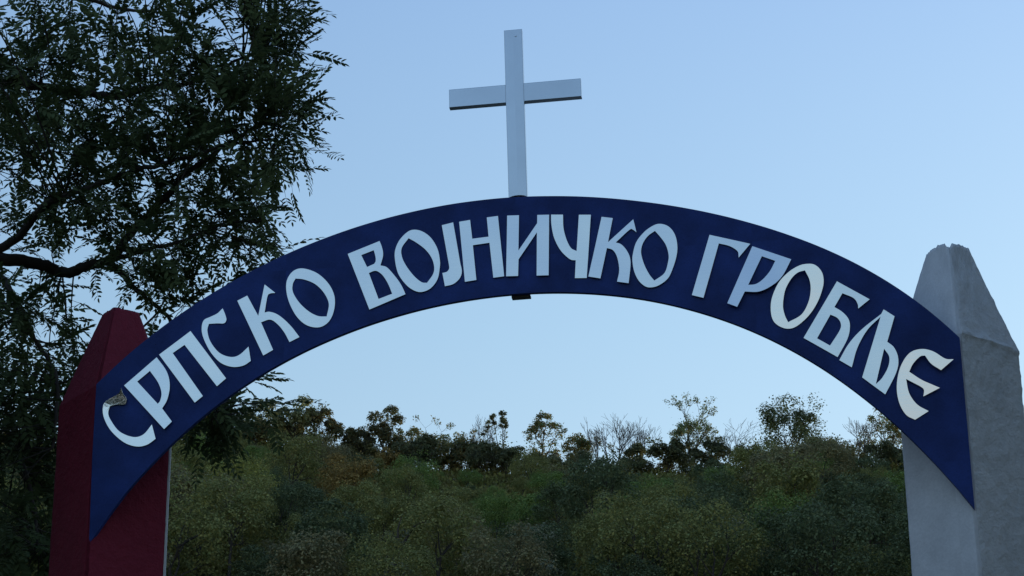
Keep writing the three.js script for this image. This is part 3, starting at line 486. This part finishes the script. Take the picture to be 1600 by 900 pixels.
const hillTree = (kind, x, z, pi, s, sy, turn) => {
  const [lab, mat] = kinds[kind], word = sizeWord(s), label = word + lab; const t = thing(kind === 'grey' ? 'hillside_bush' : 'hillside_tree', x, ground(x, z) - .25, z, label, kind === 'grey' ? 'bush' : 'tree', word + kind + ' trees of the hillside wood');
  part('trunk', protos[pi][0], twigWood, t); part('crown', protos[pi][1], mat, t); t.scale.set(s, s * sy, s); t.rotation.y = turn; return t;
};
{
  const rng = rngOf(20240), placed = []; let made = 0;
  const R2 = new THREE.Vector2(-AX.y, AX.x);
  for (let tries = 0; tries < 16000 && made < 300; tries++) {
    const small = tries > 2600, t = small ? 142 + rng() * 64 : 136 + rng() * 60, s = (rng() * 2 - 1) * (t * .2286 + 8), x = CAM.x + AX.x * t + R2.x * s, z = CAM.z + AX.y * t + R2.y * s;
    const gap = small ? 2.8 : 4.9; if (placed.some(q => Math.hypot(q[0] - x, q[1] - z) < gap)) continue;
    const v = fbm(x * .045, z * .045, 2.7, 3) + (rng() - .5) * .3, lf = s / t;   // lf: to the left negative
    let kind = v > .12 ? 'green' : v > -.08 ? 'olive' : v > -.17 ? 'brown' : 'dark';
    if (lf < -.02 && rng() < .15) kind = 'yellow'; if (lf < -.05 && t > 175 && rng() < .16) kind = 'rust'; if (lf > .02 && rng() < .4) kind = 'dark'; if (t < 165 && rng() < .1) kind = 'grey';
    const bush = small || kind === 'grey', left = smooth(-30, -50, x);
    const el = .2905 + .0165 * left + .013 * smooth(-5.5, -2, x) * smooth(6, 3.5, x) + (rng() - .38) * .024, Hmax = Math.max(el * t + 1.6 - ground(x, z), t > 190 ? 1.2 + 2.6 * rng() : 0);
    if (Hmax < 1.1) continue;
    const sc = Math.min(bush ? .5 + .45 * rng() : .7 + .5 * rng(), Hmax / (bush ? 3.9 : 7.9));
    placed.push([x, z]); made++;
    hillTree(kind, x, z, bush ? 5 + Math.floor(rng() * 3) : Math.floor(rng() * 5), sc, .85 + .3 * rng(), rng() * 6.28);
  }
  console.log('hill trees', made);
}
{ // low growth under and between the trees
  const rng = rngOf(31), R2 = new THREE.Vector2(-AX.y, AX.x), P = [], I = [], C = [];
  for (let k = 0; k < 9; k++) { const c = [(rng() - .5) * .9, rng() * .55, (rng() - .5) * .9], u = new THREE.Vector3(rng() - .5, rng() - .5, rng() - .5).normalize(), w = new THREE.Vector3(rng() - .5, rng() - .5, rng() - .5).cross(u).normalize(), s = .1 + .06 * rng(), q = P.length / 3; for (const [a, e] of [[-1, 0], [0, .7], [1, 0], [0, -.7]]) { P.push(c[0] + (u.x * a + w.x * e) * s, c[1] + (u.y * a + w.y * e) * s, c[2] + (u.z * a + w.z * e) * s); const t = .7 + .5 * rng(); C.push(t, t, t); } I.push(q, q + 1, q + 2, q, q + 2, q + 3); }
  const N = 26000, im = new THREE.InstancedMesh(geoOf(P, I, C), F.olive, N), m = new THREE.Matrix4(), e = new THREE.Euler(), qn = new THREE.Quaternion(), col = new THREE.Color();
  for (let k = 0; k < N; k++) { const t = 146 + rng() * 66, s = (rng() * 2 - 1) * (t * .2286 + 10), x = CAM.x + AX.x * t + R2.x * s, z = CAM.z + AX.y * t + R2.y * s, f = .7 + .8 * rng(); e.set(0, rng() * 6.28, 0); m.compose(new THREE.Vector3(x, ground(x, z) - .05, z), qn.setFromEuler(e), new THREE.Vector3(f, f, f)); im.setMatrixAt(k, m); const c = .5 + .5 * rng(); im.setColorAt(k, col.setRGB(c, c * (.85 + .2 * rng()), c * .8)); }
  im.name = 'undergrowth'; im.castShadow = im.receiveShadow = true; tag(im, 'low leafy undergrowth covering the slope between the trees', 'undergrowth', null, 'stuff'); scene.add(im);
}
{ // a dead limb sticking out of the bushes
  const x = -25.9, z = -130, y = ground(x, z), rng = rngOf(5), V = (a, c, d) => new THREE.Vector3(a - x, c - y, d - z);
  const t = thing('dead_tree', x, y, z, 'leafless dead tree with one crooked dark limb among the bushes', 'tree');
  const [a, r] = curvePts([V(x, y - .2, z), V(x + .1, (y + 37.2) / 2, z), V(-25.62, 37.2, z), V(-25.21, 38.22, z), V(-24.72, 39.11, z), V(-24.31, 39.66, z), V(-23.57, 39.96, z)], [.16, .05], 6, .03, rng); part('trunk', tubeGeo(a, r, 7), M.bark, t);
  const [c, d] = curvePts([V(-25.3, 37.9, z), V(-25.47, 39.33, z), V(-25.23, 40.3, z)], [.09, .03], 6, .03, rng); part('limb', tubeGeo(c, d, 6), twigWood, t);
}
// unseen trees: near ones added to shade pillars, far row mirrored in loose letter
{
  const rp = [0, 1].map(k => treeGeo(70 + k, { h: 8.5, w: 6.4, leaves: 9000, leaf: .17, clump: .75, fill: .55, low: .02, depth: 5, kids: [2, 3], skip: true }));
  const put = (x, z, s, k, turn, label) => { const t = thing('roadside_tree', x, ground(x, z) - .1, z, label, 'tree', 'trees beside the approach to the gate'); part('trunk', rp[k][0], M.bark, t); part('crown', rp[k][1], F.dark, t); t.scale.setScalar(s); t.rotation.y = turn; };
  put(-5.5, 1.5, .95, 0, .4, 'dark leafy tree added out of view to shade the red pillar'); put(-6.4, -.9, .7, 1, 4, 'small leafy tree added out of view beside the locust for shade');
  put(6.0, 1.7, 1.2, 1, 1.2, 'dark leafy tree added out of view to shade the white pillar'); 
  for (let k = 0; k < 6; k++) put(-27 + k * 4.1, 34 + (k * 37 % 5) * 1.1, 1.45 + .07 * (k * 53 % 4), k % 2, k * 1.3, 'tall dark tree in the row closing the field behind the viewer');
}
renderer.render(scene, camera);
